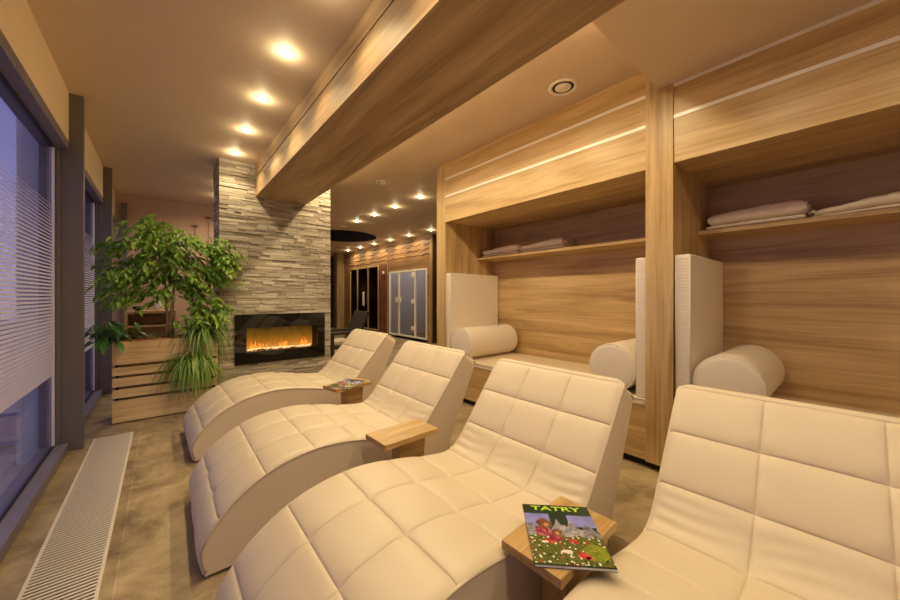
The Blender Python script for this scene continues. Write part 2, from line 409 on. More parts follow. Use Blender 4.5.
fp = thing('electric_fireplace', 'wide black glass electric fireplace set into the stone chimney', 'fireplace', ((FX0 + FX1) / 2, CY, FZ0))
IX0, IX1, IZ0, IZ1 = .82, 1.712, .585, .885
at(boxes('glass_surround', [(FX0, IX0, 5.008, 5.03, FZ0, FZ1), (IX1, FX1, 5.008, 5.03, FZ0, FZ1), (IX0, IX1, 5.008, 5.03, FZ0, IZ0), (IX0, IX1, 5.008, 5.03, IZ1, FZ1)], 'gloss_black'), fp)
at(boxes('firebox', [(IX0 - .03, IX0, 5.03, 5.28, IZ0 - .03, IZ1 + .03), (IX1, IX1 + .03, 5.03, 5.28, IZ0 - .03, IZ1 + .03), (IX0, IX1, 5.03, 5.28, IZ1, IZ1 + .03), (IX0, IX1, 5.03, 5.28, IZ0 - .03, IZ0)], 'soot'), fp)
def flame_mat():
    m, nt, p = new_mat('flame_screen')
    tc = nt.nodes.new('ShaderNodeTexCoord'); sp = nt.nodes.new('ShaderNodeSeparateXYZ'); nt.links.new(tc.outputs['Object'], sp.inputs[0])
    mr = nt.nodes.new('ShaderNodeMapRange'); mr.inputs[1].default_value = IZ0; mr.inputs[2].default_value = IZ1
    nt.links.new(sp.outputs['Z'], mr.inputs[0])
    mp = nt.nodes.new('ShaderNodeMapping'); mp.inputs['Scale'].default_value = (14, 1, 4)
    nt.links.new(tc.outputs['Object'], mp.inputs['Vector'])
    n = nt.nodes.new('ShaderNodeTexNoise'); n.inputs['Scale'].default_value = 1; n.inputs['Detail'].default_value = 4; n.inputs['Distortion'].default_value = 1.
    nt.links.new(mp.outputs['Vector'], n.inputs['Vector'])
    ad = nt.nodes.new('ShaderNodeMath'); ad.operation = 'MULTIPLY_ADD'; ad.inputs[1].default_value = -.45
    nt.links.new(n.outputs['Fac'], ad.inputs[0]); nt.links.new(mr.outputs[0], ad.inputs[2])
    ad2 = nt.nodes.new('ShaderNodeMath'); ad2.inputs[1].default_value = .22; nt.links.new(ad.outputs[0], ad2.inputs[0])
    r = nt.nodes.new('ShaderNodeValToRGB'); e = r.color_ramp.elements
    e[0].position = 0; e[0].color = (1., .42, .07, 1); e[1].position = 1.; e[1].color = (.05, .026, .002, 1)
    k = e.new(.22); k.color = (.70, .22, .015, 1)
    k = e.new(.55); k.color = (.28, .115, .006, 1)
    nt.links.new(ad2.outputs[0], r.inputs['Fac'])
    nt.links.new(r.outputs['Color'], p.inputs['Emission Color']); p.inputs['Emission Strength'].default_value = .72
    p.inputs['Base Color'].default_value = (.02, .01, .005, 1)
    return m
M['flame_screen'] = flame_mat()
M['flame'] = emit('flame_tongue', (1., .36, .045), .8)
M['ember'] = emit('ember', (1., .50, .22), 1.3)
FIREMATS = ['flame_screen', 'flame', 'ember']
at(boxes('flame_screen', [(IX0, IX1, 5.25, 5.27, IZ0, IZ1)], 'flame_screen'), fp)
bm = bmesh.new()
for k in range(60):
    x = random.uniform(IX0 + .02, IX1 - .02); y = random.uniform(5.07, 5.2); r = random.uniform(.010, .020)
    bmesh.ops.create_icosphere(bm, subdivisions=1, radius=r, matrix=Matrix.Translation((x, y, IZ0 + r * .6)) @ Matrix.Diagonal((1.5, 1, .7, 1)))
at(obj('ember_bed', bm, 'ember'), fp)['kind'] = 'stuff'
bm = bmesh.new()
for k in range(22):
    x = random.uniform(IX0 + .05, IX1 - .05); y = random.uniform(5.14, 5.22); h = random.uniform(.05, .13) ; w = random.uniform(.007, .014)
    ph = random.uniform(0, 6)
    tube(bm, [(x + .012 * math.sin(ph + q * 1.1) * q / 5, y, IZ0 + .01 + h * q / 6) for q in range(7)], [w * .7, w, w * .95, w * .75, w * .5, w * .25, .0008], 6)
at(obj('flames', bm, 'flame'), fp)['kind'] = 'stuff'

# ------------------------------------------------------------------ alcoves on the right
FXX, BX = 2.79, 3.72
def strips(root, y0, y1, zs):
    for z in zs:
        at(boxes('metal_strip', [(FXX - .004, FXX + .006, y0, y1, z - .012, z + .012)], 'alu'), root)
def fascia(root, y0, y1, ztop):
    at(boxes('header_panel', [(FXX, FXX + .02, y0, y1, 2.25, 2.563), (FXX, FXX + .02, y0, y1, 2.587, 2.788), (FXX, FXX + .02, y0, y1, 2.812, ztop)] if ztop > 2.82 else
             [(FXX, FXX + .02, y0, y1, 2.25, 2.563), (FXX, FXX + .02, y0, y1, 2.587, ztop)], 'oak_y'), root)
    at(boxes('soffit', [(FXX + .02, BX, y0, y1, 2.25, 2.27)], 'oak_y'), root)
A = thing('alcove_bench', 'oak lounging alcove with wall bench farther away, beside the sauna passage', 'alcove', (3.2, 2.2, 0), 0, 'oak lounging alcoves')
at(boxes('back_panel', [(BX, BX + .02, 1.03, 3.42, 0, 2.25)], 'oak_y'), A)
at(boxes('side_panel', [(FXX - .002, BX + .02, 3.42, 3.60, .0, CEIL)], 'oak_z', None, .002), A)
at(boxes('divider', [(FXX - .012, BX + .02, .85, 1.03, .06, 2.81), (FXX - .012, BX + .02, .946, 1.03, 2.81, CEIL)], 'oak_z'), A)
fascia(A, 1.03, 3.42, CEIL); strips(A, 1.03, 3.42, (2.575, 2.80))
at(boxes('shelf', [(3.37, BX, 1.03, 3.42, 1.80, 1.832)], 'oak_y', None, .001), A)
at(boxes('bench_front', [(FXX, FXX + .02, 1.03, 3.42, .065, .47)], 'oak_y', None, .001), A)
at(boxes('bench_deck', [(FXX + .02, BX, 1.03, 3.42, .45, .47)], 'oak_y'), A)
at(boxes('kick_plate', [(FXX + .06, FXX + .08, .85, 3.42, 0, .065)], 'plinth'), A)
B = thing('alcove_bench', 'oak lounging alcove with wall bench at the right, nearest the viewer', 'alcove', (3.2, -.4, 0), 0, 'oak lounging alcoves')
at(boxes('back_panel', [(BX, BX + .02, -1.7, .85, 0, 2.25)], 'oak_y'), B)
at(boxes('side_panel', [(FXX - .002, BX + .02, -1.88, -1.7, .0, 2.81)], 'oak_z', None, .002), B)
fascia(B, -1.7, .849, 2.788); strips(B, -1.7, .849, (2.575, 2.80))
at(boxes('shelf', [(3.37, BX, -1.7, .849, 1.80, 1.832)], 'oak_y', None, .001), B)
at(boxes('bench_front', [(FXX, FXX + .02, -1.7, .849, .065, .47)], 'oak_y', None, .001), B)
at(boxes('bench_deck', [(FXX + .02, BX, -1.7, .849, .45, .47)], 'oak_y'), B)
at(boxes('kick_plate', [(FXX + .06, FXX + .08, -1.7, .849, 0, .065)], 'plinth'), B)

def mattress(y0, y1, label):
    r = thing('bench_mattress', label, 'mattress', (3.25, (y0 + y1) / 2, .47), 0, 'bench mattresses')
    at(boxes('pad', [(FXX + .004, BX - .004, y0 + .004, y1 - .004, .4705, .522)], 'mattress', None, .012, 3), r)
    for z in (.478, .515):
        bm = bmesh.new(); tube(bm, [(FXX + .004, y0 + .02, z), (FXX + .004, y1 - .02, z)], .004, 6)
        at(obj('piping', bm, 'panelwhite'), r)
    return r
mattress(1.03, 3.42, 'beige padded mattress on the bench of the farther alcove')
mattress(-1.7, .849, 'beige padded mattress on the bench of the right alcove')

def pad_panel(y0, y1, label):
    r = thing('padded_board', label, 'backrest board', (3.25, (y0 + y1) / 2, .523), 0, 'white padded boards')
    at(boxes('board', [(2.80, 3.70, y0, y1, .5225, 1.592)], 'panelwhite', None, .008, 3), r)
    bm = bmesh.new()
    for y in (y0 + .002, y1 - .002):
        tube(bm, [(2.803, y, .54), (2.803, y, 1.58)], .0035, 6)
        tube(bm, [(2.803, y, 1.588), (3.69, y, 1.588)], .0035, 6)
    at(obj('piping', bm, 'panelwhite'), r)
    bm = bmesh.new()                              # puckered cover along the narrow edge
    for k in range(46):
        z = .56 + k * .0222
        tube(bm, [(2.7995, y0 + .006, z), (2.7985, (y0 + y1) / 2, z + .004), (2.7995, y1 - .006, z)], .0014, 5)
    at(obj('edge_pleats', bm, 'panelwhite'), r)
    return r
pad_panel(3.338, 3.416, 'white padded board leaning on the left side of the farther alcove')
pad_panel(1.034, 1.108, 'narrow looking white padded board beside the oak divider in the farther alcove')
pad_panel(.752, .842, 'white padded board standing against the divider in the right alcove')

def bolster(y, x0, x1, label, r=.192):
    t = thing('bolster_cushion', label, 'bolster', ((x0 + x1) / 2, y, .523), 0, 'white bolster cushions')
    bm = bmesh.new()
    L = x1 - x0; prof = [(r * .15, -.004), (r * .8, -.003), (r - .012, 0), (r - .003, .006), (r, .016)]
    for k in range(13): prof.append((r + .0015 * math.sin(k * 1.7), .02 + (L - .04) * k / 12))
    prof += [(r, L - .016), (r - .003, L - .006), (r - .012, L), (r * .8, L + .003), (r * .15, L + .004)]
    lathe(bm, prof, (x0, y, .5245 + r), 'x', 56)
    at(obj('cover', bm, 'panelwhite'), t)
    for x in (x0 + .004, x1 - .004):
        bm = bmesh.new()
        tube(bm, [(x, y + (r - .004) * math.cos(a), .5245 + r + (r - .004) * math.sin(a)) for a in [2 * math.pi * k / 48 for k in range(49)]], .004, 6, False)
        at(obj('piping', bm, 'panelwhite'), t)
    return t
bolster(3.14, 2.81, 3.66, 'white bolster cushion at the left end of the farther alcove bench')
bolster(1.305, 2.82, 3.62, 'white bolster cushion beside the divider on the farther alcove bench')
bolster(.555, 2.82, 3.64, 'large white bolster cushion on the right alcove bench')

def blanket(y0, y1, h0, h1, depth, label, flip=1, seed=0):
    """folded throw: flat folded layers bulging at the fold, sagging towards one end"""
    rn = random.Random(seed)
    t = thing('folded_blanket', label, 'blanket', (3.53, (y0 + y1) / 2, 1.832), 0, 'folded blankets on the shelves')
    bm = bmesh.new(); layers = 2; ny = 40; nc = 26; share = (.30, .70)
    for L in range(layers):
        rings = []
        for i in range(ny + 1):
            v = i / ny
            h = (h0 + (h1 - h0) * v) * (.86 + .14 * math.sin(math.pi * min(1, max(0, v * .96 + .02))) ** .5)
            endf = min(1, min(v, 1 - v) / .05) ** .5 * .35 + .65
            zc = 1.8335 + h * (.5 * share[0] if L == 0 else share[0] + .5 * share[1]); h *= share[L]
            dx = (.012 * math.sin(L * 2.1 + seed) + .004 * math.sin(v * 9 + L))
            ring = []
            for k in range(nc):
                a = 2 * math.pi * k / nc
                cx = abs(math.cos(a)) ** .55 * (1 if math.cos(a) > 0 else -1)
                sz = abs(math.sin(a)) ** .7 * (1 if math.sin(a) > 0 else -1)
                wob = .003 * math.sin(v * 23 + k * .8 + seed) + .0025 * math.sin(v * 51 + L * 2 + k)
                zz = zc + sz * (h / 2 * endf) + (wob if sz > 0 and L == layers - 1 else 0)
                ring.append(bm.verts.new((3.55 - depth / 2 * cx * (1 if L != 1 else .97) + dx * .4 + wob * .6, y0 + (y1 - y0) * (v + (.01 * math.sin(L * 3 + seed) if 0 < i < ny else .012 * math.sin(L * 3 + seed))), max(1.8325, zz))))
            rings.append(ring)
        for i in range(ny):
            for k in range(nc):
                f = bm.faces.new((rings[i][k], rings[i][(k + 1) % nc], rings[i + 1][(k + 1) % nc], rings[i + 1][k])); f.smooth = True
        bm.faces.new(rings[0][::-1]); bm.faces.new(rings[-1])
    at(obj('folded_cloth', bm, 'blanket'), t)
    bm = bmesh.new()                               # fringe / hem at the open end
    for k in range(9):
        x = 3.55 - depth / 2 + .02 + k * (depth - .04) / 8; hh = h1 if flip > 0 else h0; ye = y1 if flip > 0 else y0
        tube(bm, [(x, ye - .012 * flip, 1.836 + hh * .35), (x + .003, ye + .012 * flip, 1.836 + hh * .55 + .01 * math.sin(k)), (x, ye - .010 * flip, 1.836 + hh * .86)], .009, 6)
    at(obj('hem', bm, 'blanket'), t)
    return t
blanket(.235, .80, .165, .135, .30, 'cream folded blanket beside the divider on the right alcove shelf', -1, 1)
blanket(-.50, .205, .17, .055, .30, 'cream folded blanket tapering low at the right end of the right alcove shelf', 1, 2)
blanket(2.74, 3.36, .135, .10, .30, 'cream folded blanket at the left end of the farther alcove shelf', 1, 3)
blanket(2.12, 2.70, .14, .095, .30, 'pale yellow folded blanket second on the farther alcove shelf', -1, 4)

# ------------------------------------------------------------------ loungers
W = .78
CTRL = [(0.004, .022), (-.012, .12), (.015, .20), (.075, .285), (.16, .36), (.27, .425), (.40, .463), (.53, .478), (.68, .468), (.83, .44), (.98, .408), (1.09, .393),
        (1.165, .405), (1.225, .452), (1.285, .525), (1.42, .695), (1.525, .83), (1.558, .868), (1.585, .882), (1.615, .872), (1.66, .842), (1.688, .815), (1.695, .79), (1.685, .765)]
def catmull(P, step):
    P = [Vector((a, b)) for a, b in P]; P = [2 * P[0] - P[1]] + P + [2 * P[-1] - P[-2]]
    d = []
    for i in range(1, len(P) - 2):
        for k in range(40):
            t = k / 40
            d.append(.5 * ((2 * P[i]) + (-P[i - 1] + P[i + 1]) * t + (2 * P[i - 1] - 5 * P[i] + 4 * P[i + 1] - P[i + 2]) * t * t + (-P[i - 1] + 3 * P[i] - 3 * P[i + 1] + P[i + 2]) * t ** 3))
    d.append(P[-2])
    s = [0]
    for a, b in zip(d[:-1], d[1:]): s.append(s[-1] + (b - a).length)
    n = int(s[-1] / step); out = []; j = 0
    for i in range(n + 1):
        q = s[-1] * i / n
        while j < len(s) - 2 and s[j + 1] < q: j += 1
        t = (q - s[j]) / max(1e-9, s[j + 1] - s[j])
        out.append((q, d[j].lerp(d[j + 1], t)))
    return out
prof = catmull(CTRL, .0065)
npf = len(prof)
def pnorm(i):
    a = prof[max(0, i - 1)][1]; b = prof[min(npf - 1, i + 1)][1]; t = (b - a).normalized()
    return Vector((-t.y, t.x))
s_top = min(prof, key=lambda q: (q[1] - Vector((1.565, .875))).length)[0]
SEAMS = [0, .26, .51, .76, 1.00, 1.20, s_top - .645, s_top - .445, s_top - .22, s_top]
YS = [0, W / 3, 2 * W / 3, W]
def cellpos(v, edges):
    for i in range(len(edges) - 1):
        if v <= edges[i + 1] + 1e-9: return i, (v - edges[i]) / (edges[i + 1] - edges[i])
    return len(edges) - 1, -1
def quilt(s, y):
    bi, b = cellpos(y, YS)
    ey = min(y, W - y)
    if s <= s_top:
        ai, a = cellpos(s, SEAMS)
        la = SEAMS[ai + 1] - SEAMS[ai]; lb = W / 3
        da = min(a, 1 - a) * la; db = min(b, 1 - b) * lb
        if ai == 0 and a < .5: da = .2
        # flat padded cells with crisp stitched creases
        fa = 1 - .55 * math.exp(-da / .022) - .45 * math.exp(-da / .0035); fb = 1 - .55 * math.exp(-db / .022) - .45 * math.exp(-db / .0035)
        if bi == 0 and b < .5: fb = 1
        if bi == 2 and b > .5: fb = 1
        h = .0105 * fa * fb + .003 * math.sin(math.pi * a) * math.sin(math.pi * b) - .007
        # tufted pinch where seams cross, pulled leather around it
        for sy in YS[1:3]:
            for ss in SEAMS[1:-1]:
                r2 = (s - ss) ** 2 + (y - sy) ** 2
                if r2 < .02: h -= .007 * math.exp(-r2 / .0009)
        # leather puckers near the seat/back bend
        bend = math.exp(-((s - (s_top - .58)) / .10) ** 2)
        edge = math.exp(-(ey / .16) ** 2) + .35 * math.exp(-((y - W * .55) / .07) ** 2)
        h += bend * .0024 * edge * math.sin(s * 120 + 16 * y + 1.6 * math.sin(y * 13)) * min(1, da / .03) * min(1, db / .03) * min(1, ey / .03)
    else:
        fe = 1 - math.exp(-(s - s_top) / .012)
        h = -.003 + .006 * fe
    if ey < .035: h -= .012 * (1 - ey / .035) ** 2
    return h
def refine(base, seams):
    v = set(round(x, 5) for x in base)
    for q in seams:
        for d in (-.009, -.006, -.0035, -.0015, 0, .0015, .0035, .006, .009):
            v.add(round(q + d, 5))
    v = sorted(v); out = [v[0]]
    for x in v[1:]:
        if x - out[-1] > .0009: out.append(x)
    return out
def narrow(x, z):
    """how much the half width shrinks near the rounded top corners of the headrest"""
    r = .05; d = 1.702 - (.63 * x + .777 * z)
    if d >= r: return 0.
    d = max(0., d)
    return r - math.sqrt(max(0., r * r - (r - d) ** 2))
def lounger(label):
    root = thing('lounger', label, 'lounger', (0, 0, 0), 0, 'quilted cream loungers')
    bm = bmesh.new(); rows = []
    yy = [v for v in refine([W * j / 96 for j in range(97)], YS[1:3]) if 0 <= v <= W]
    ss = [v for v in refine([prof[-1][0] * j / 300 for j in range(301)], SEAMS[1:]) if 0 <= v <= prof[-1][0]]
    ny = len(yy) - 1; k = 0
    for s in ss:
        while k < npf - 2 and prof[k + 1][0] < s: k += 1
        t = (s - prof[k][0]) / (prof[k + 1][0] - prof[k][0])
        p = prof[k][1].lerp(prof[k + 1][1], t); n = pnorm(k).lerp(pnorm(k + 1), t)
        row = []
        for y in yy:
            h = quilt(s, y)
            row.append(bm.verts.new((p.x + n.x * h, (y - W / 2) * (1 - narrow(p.x, p.y) / (W / 2)), p.y + n.y * h)))
        rows.append(row)
    for i in range(len(rows) - 1):
        for j in range(ny):
            f = bm.faces.new((rows[i][j], rows[i][j + 1], rows[i + 1][j + 1], rows[i + 1][j])); f.smooth = True
    obj('quilted_cover', bm, 'leather', root)
    # upholstered body under the cover
    poly = []
    for i in range(0, npf, 4):
        n = pnorm(i); p = prof[i][1]; poly.append((p.x - n.x * .016, p.y - n.y * .016))
    poly[0] = (.012, .018)
    poly += [(1.67, .765), (1.40, .175), (1.325, .018)]
    bm = bmesh.new(); prism(bm, poly, 'y', -W / 2 + .001, W / 2 - .001)
    for dd in (.052, .04, .03, .022, .015, .009, .005):    # extra loops so the corners round evenly
        nv = Vector((.63, 0, .777)); bmesh.ops.bisect_plane(bm, geom=bm.verts[:] + bm.edges[:] + bm.faces[:], plane_co=nv * ((1.702 - .016 - dd) / nv.length_squared), plane_no=nv)
    for v in bm.verts: v.co.y *= 1 - narrow(v.co.x + .0101, v.co.z + .0124) / (W / 2)
    obj('body', bm, 'leather_side_lit', root)
    for sgn in (-1, 1):
        bm = bmesh.new(); pts = []
        for i in range(2, npf - 3, 3):
            n = pnorm(i); p = prof[i][1]; pts.append((p.x - n.x * .0145, sgn * (W / 2 - .001 - narrow(p.x, p.y)), p.y - n.y * .0145))
        tube(bm, pts, .0052, 8); obj('piping', bm, 'leather', root)
    boxes('plinth', [(.05, 1.27, -W / 2 + .04, W / 2 - .04, .0, .020)], 'plinth', root)
    return root
LL = ['cream quilted lounger farthest away, nearest the fireplace', 'cream quilted lounger second from the fireplace, beside the bare side table',
      'cream quilted lounger in the foreground centre, third from the fireplace', 'cream quilted lounger nearest the viewer at the right edge']
spots = [(.17, 3.72, R(1.0), 1.09, 1.05), (.14, 2.335, R(-.5), 1.02, 1.07), (.15, 1.155, 0, 1.01, 1.065), (.33, .04, R(2.0), 1., 1.18)]
l0 = lounger(LL[0]); l0.location = (*spots[0][:2], 0); l0.rotation_euler = (0, 0, spots[0][2]); l0.scale = (*spots[0][3:], 1)
for q in (1, 2, 3): dup(l0, (*spots[q][:2], 0), spots[q][2], LL[q]).scale = (*spots[q][3:], 1)

# ------------------------------------------------------------------ side tables
def side_table(label):
    t = thing('side_table', label, 'side table', (0, 0, 0), 0, 'small oak side tables')
    boxes('table_top', [(-.185, .185, -.108, .108, .472, .502)], 'table_oak', t, .0015)
    bm = bmesh.new(); prism(bm, [(-.055, .472), (.135, .472), (.10, .02), (-.02, .02)], 'y', -.045, .045)
    obj('pedestal', bm, 'table_oak', t, .0015)
    boxes('base_board', [(-.15, .15, -.095, .095, 0, .02)], 'table_oak', t, .0015)
    return t
st = side_table('small oak side table with the mountain magazine, beside the nearest lounger')
st.location = (1.04, .652, 0); st.rotation_euler = (0, 0, R(2))
dup(st, (1.09, 1.735, 0), R(2), 'bare small oak side table between the second and third loungers')
dup(st, (1.30, 3.00, 0), R(11), 'small oak side table holding a magazine, beside the farthest lounger')

# magazines: w x h cover, origin at the cover centre bottom
def flat(bm, pts, z):
    bm.faces.new([bm.verts.new((x, y, z)) for x, y in pts])
def noise_mat(name, cols, scale, rough=.25, detail=8):
    m, nt, p = new_mat(name)
    tc = nt.nodes.new('ShaderNodeTexCoord'); n = nt.nodes.new('ShaderNodeTexNoise'); n.inputs['Scale'].default_value = scale; n.inputs['Detail'].default_value = detail
    n.inputs['Roughness'].default_value = .7
    nt.links.new(tc.outputs['Object'], n.inputs['Vector'])
    r = nt.nodes.new('ShaderNodeValToRGB'); e = r.color_ramp.elements
    e[0].position = .34; e[0].color = (*cols[0], 1); e[1].position = .66; e[1].color = (*cols[-1], 1)
    for i, c in enumerate(cols[1:-1]):
        k = e.new(.34 + .32 * (i + 1) / (len(cols) - 1)); k.color = (*c, 1)
    nt.links.new(n.outputs['Fac'], r.inputs['Fac']); nt.links.new(r.outputs['Color'], p.inputs['Base Color'])
    p.inputs['Roughness'].default_value = rough
    return m
M['print_meadow'] = noise_mat('print_meadow', [(.010, .025, .008), (.03, .055, .010), (.12, .13, .025), (.03, .05, .012), (.30, .25, .15)], 85)
def meadow_mat():
    m = noise_mat('print_meadow', [(.010, .025, .008), (.035, .06, .010), (.13, .14, .025), (.03, .05, .012), (.24, .22, .10)], 85)
    nt = m.node_tree; p = nt.nodes['Principled BSDF']; base = p.inputs['Base Color'].links[0].from_socket
    tc = nt.nodes.new('ShaderNodeTexCoord')
    for sc_, th, col in ((75, .26, (.75, .68, .58)), (48, .20, (.50, .035, .03))):
        v = nt.nodes.new('ShaderNodeTexVoronoi'); v.inputs['Scale'].default_value = sc_
        nt.links.new(tc.outputs['Object'], v.inputs['Vector'])
        l = nt.nodes.new('ShaderNodeMath'); l.operation = 'LESS_THAN'; l.inputs[1].default_value = th; nt.links.new(v.outputs['Distance'], l.inputs[0])
        mx = nt.nodes.new('ShaderNodeMix'); mx.data_type = 'RGBA'; mx.inputs[7].default_value = (*col, 1)
        nt.links.new(l.outputs[0], mx.inputs[0]); nt.links.new(base, mx.inputs[6]); base = mx.outputs[2]
    nt.links.new(base, p.inputs['Base Color'])
    return m
M['print_meadow'] = meadow_mat()
M['print_grass'] = noise_mat('print_grass', [(.07, .11, .012), (.18, .21, .02), (.32, .31, .035)], 60)
M['print_rock'] = noise_mat('print_rock', [(.07, .065, .08), (.22, .21, .25), (.45, .42, .45)], 55)
M['print_sky'] = plain('print_sky', (.20, .20, .52), .25, var=.3, vscale=14)
M['print_green'] = plain('print_dark_green', (.012, .030, .014), .25)
M['print_title'] = plain('print_lime', (.42, .62, .02), .3)
M['print_red'] = noise_mat('print_red', [(.22, .012, .012), (.45, .03, .03), (.6, .2, .15)], 90)
M['print_dress'] = noise_mat('print_dress', [(.10, .012, .03), (.28, .03, .06), (.45, .2, .18)], 60)
M['print_skin'] = noise_mat('print_skin', [(.30, .12, .07), (.48, .22, .13), (.58, .30, .19)], 150)
M['print_hair'] = noise_mat('print_hair', [(.05, .02, .01), (.16, .06, .025), (.30, .13, .05)], 130)
M['print_white'] = noise_mat('print_white', [(.5, .42, .3), (.8, .76, .7)], 80)
def blob(cx, cy, rx, ry, n=14, seed=0, jag=.15):
    rn = random.Random(seed)
    return [(cx + rx * math.cos(2 * math.pi * k / n) * (1 + rn.uniform(-jag, jag)), cy + ry * math.sin(2 * math.pi * k / n) * (1 + rn.uniform(-jag, jag))) for k in range(n)]
def magazine(label, loc, rz, w, h, title):
    t = thing('magazine', label, 'magazine', loc, rz, 'magazines on the side tables')
    th = .009
    boxes('pages', [(-w / 2 + .002, w / 2 - .002, -h / 2 + .002, h / 2 - .002, .0004, th - .0006)], 'paper', t)
    bm = bmesh.new(); box(bm, -w / 2, w / 2, -h / 2, h / 2, th - .0006, th); box(bm, -w / 2, w / 2, -h / 2, h / 2, 0, .0004); box(bm, -w / 2 - .0004, -w / 2, -h / 2, h / 2, 0, th)
    cv = obj('cover', bm, 'print_green', t)
    z = th
    def pic(name, polys, mat, dz):
        for p in polys:
            bm = bmesh.new(); flat(bm, p, z + dz); obj(name, bm, mat, cv)
    X = lambda u: (u - .5) * w
    Y = lambda v: (v - .5) * h
    rn = random.Random(3)
    pic('sky_picture', [[(X(0), Y(.58)), (X(.36), Y(.58)), (X(.36), Y(.82)), (X(0), Y(.82))], [(X(.62), Y(.60)), (X(1), Y(.60)), (X(1), Y(.81)), (X(.62), Y(.81))]], 'print_sky', .0001)
    ridge = [(X(0), Y(.40))] + [(X(k / 24), Y(.60 + .055 * math.sin(k * 1.3) + .035 * math.sin(k * 2.9 + 1) + (.05 if 9 < k < 17 else 0))) for k in range(25)] + [(X(1), Y(.40))]
    pic('mountain_picture', [ridge], 'print_rock', .0002)
    pic('meadow_picture', [[(X(0), Y(.02)), (X(1), Y(.02)), (X(1), Y(.42))] + [(X(1 - k / 12), Y(.44 + .03 * math.sin(k * 2))) for k in range(1, 13)]], 'print_meadow', .0003)
    pic('grass_picture', [blob(X(.82), Y(.20), .16 * w, .13 * h, 16, 5, .12)], 'print_grass', .0004)
    pic('flower_picture', [blob(X(u), Y(v), r * w, r * h * .6, 10, i, .3) for i, (u, v, r) in enumerate(((.66, .155, .075), (.60, .36, .05), (.30, .36, .08), (.72, .12, .04)))], 'print_red', .0005)
    pic('blossom_picture', [blob(X(.46), Y(.20), .08 * w, .028 * h, 12, 9, .3), blob(X(.20), Y(.33), .05 * w, .02 * h, 12, 19, .3)], 'print_white', .0006)
    pic('dress_picture', [blob(X(.22), Y(.50), .11 * w, .09 * h, 12, 2, .15), blob(X(.36), Y(.40), .09 * w, .07 * h, 12, 4, .15)], 'print_dress', .0007)
    pic('hair_picture', [blob(X(.255), Y(.635), .11 * w, .085 * h, 14, 6, .18), blob(X(.40), Y(.49), .075 * w, .06 * h, 14, 7, .15)], 'print_hair', .0008)
    pic('face_picture', [blob(X(.285), Y(.618), .040 * w, .032 * h, 14, 8, .12), blob(X(.405), Y(.475), .034 * w, .028 * h, 14, 9, .12)], 'print_skin', .0009)
    if title:
        cu = bpy.data.curves.new('title_text', 'FONT'); cu.body = title; cu.size = .05; cu.align_x = 'CENTER'; cu.extrude = .0002; cu.offset = .0012
        o = bpy.data.objects.new('title_text', cu); COL.objects.link(o)
        dg = bpy.context.evaluated_depsgraph_get(); me = bpy.data.meshes.new_from_object(o.evaluated_get(dg))
        bpy.data.objects.remove(o)
        xs = [v.co.x for v in me.vertices]; ys = [v.co.y for v in me.vertices]
        sx = .76 * w / (max(xs) - min(xs)); sy = .085 * h / (max(ys) - min(ys))
        mx_, my_ = (max(xs) + min(xs)) / 2, min(ys)
        for v in me.vertices: v.co = Vector(((v.co.x - mx_) * sx, Y(.885) + (v.co.y - my_) * sy, z + .0004 + v.co.z))
        me.materials.append(M['print_title'])
        to = bpy.data.objects.new('title_lettering', me); COL.objects.link(to); to.parent = cv
    return t
magazine('magazine titled TATRY with mountain meadow cover on the nearest side table', (1.026, .634, .5025), R(-45), .236, .294, 'TATRY')
magazine('magazine with dark picture cover on the farthest side table', (1.28, 2.975, .5025), R(-58), .215, .275, '')

# ------------------------------------------------------------------ planter and plants
PX0, PX1, PY0, PY1, PZ = -.39, .50, 4.83, 5.20, .83
pl = thing('planter_box', 'oak slatted planter box between the window column and the stone chimney', 'planter', ((PX0 + PX1) / 2, 5.0, 0))
bands = [(.012, .233), (.260, .345), (.374, .461), (.489, .571), (.598, PZ)]
for a, b in bands:
    at(boxes('board', [(PX0, PX1, PY0, PY0 + .02, a, b), (PX0, PX0 + .02, PY0 + .02, PY1, a, b), (PX1 - .02, PX1, PY0 + .02, PY1, a, b), (PX0 + .02, PX1 - .02, PY1 - .02, PY1, a, b)], 'plank_oak', None, .002), pl)
at(boxes('inner_box', [(PX0 + .045, PX1 - .045, PY0 + .050, PY1 - .045, .02, .77)], 'beam_x'), pl)  # darker oak colour puts shade into the gaps between the boards
for xa in (PX0 + .021, PX1 - .035):
    at(boxes('corner_post', [(xa, xa + .014, PY0 + .021, PY1 - .021, .01, .77)], 'black'), pl)
at(boxes('liner', [(PX0 + .021, PX0 + .032, PY0 + .021, PY1 - .021, .77, .846), (PX1 - .032, PX1 - .021, PY0 + .021, PY1 - .021, .77, .846), (PX0 + .032, PX1 - .032, PY0 + .021, PY0 + .032, .77, .846),
                   (PX0 + .032, PX1 - .032, PY1 - .032, PY1 - .021, .77, .846)], 'liner'), pl)
at(boxes('soil', [(PX0 + .032, PX1 - .032, PY0 + .032, PY1 - .032, .77, .80)], 'soil'), pl)

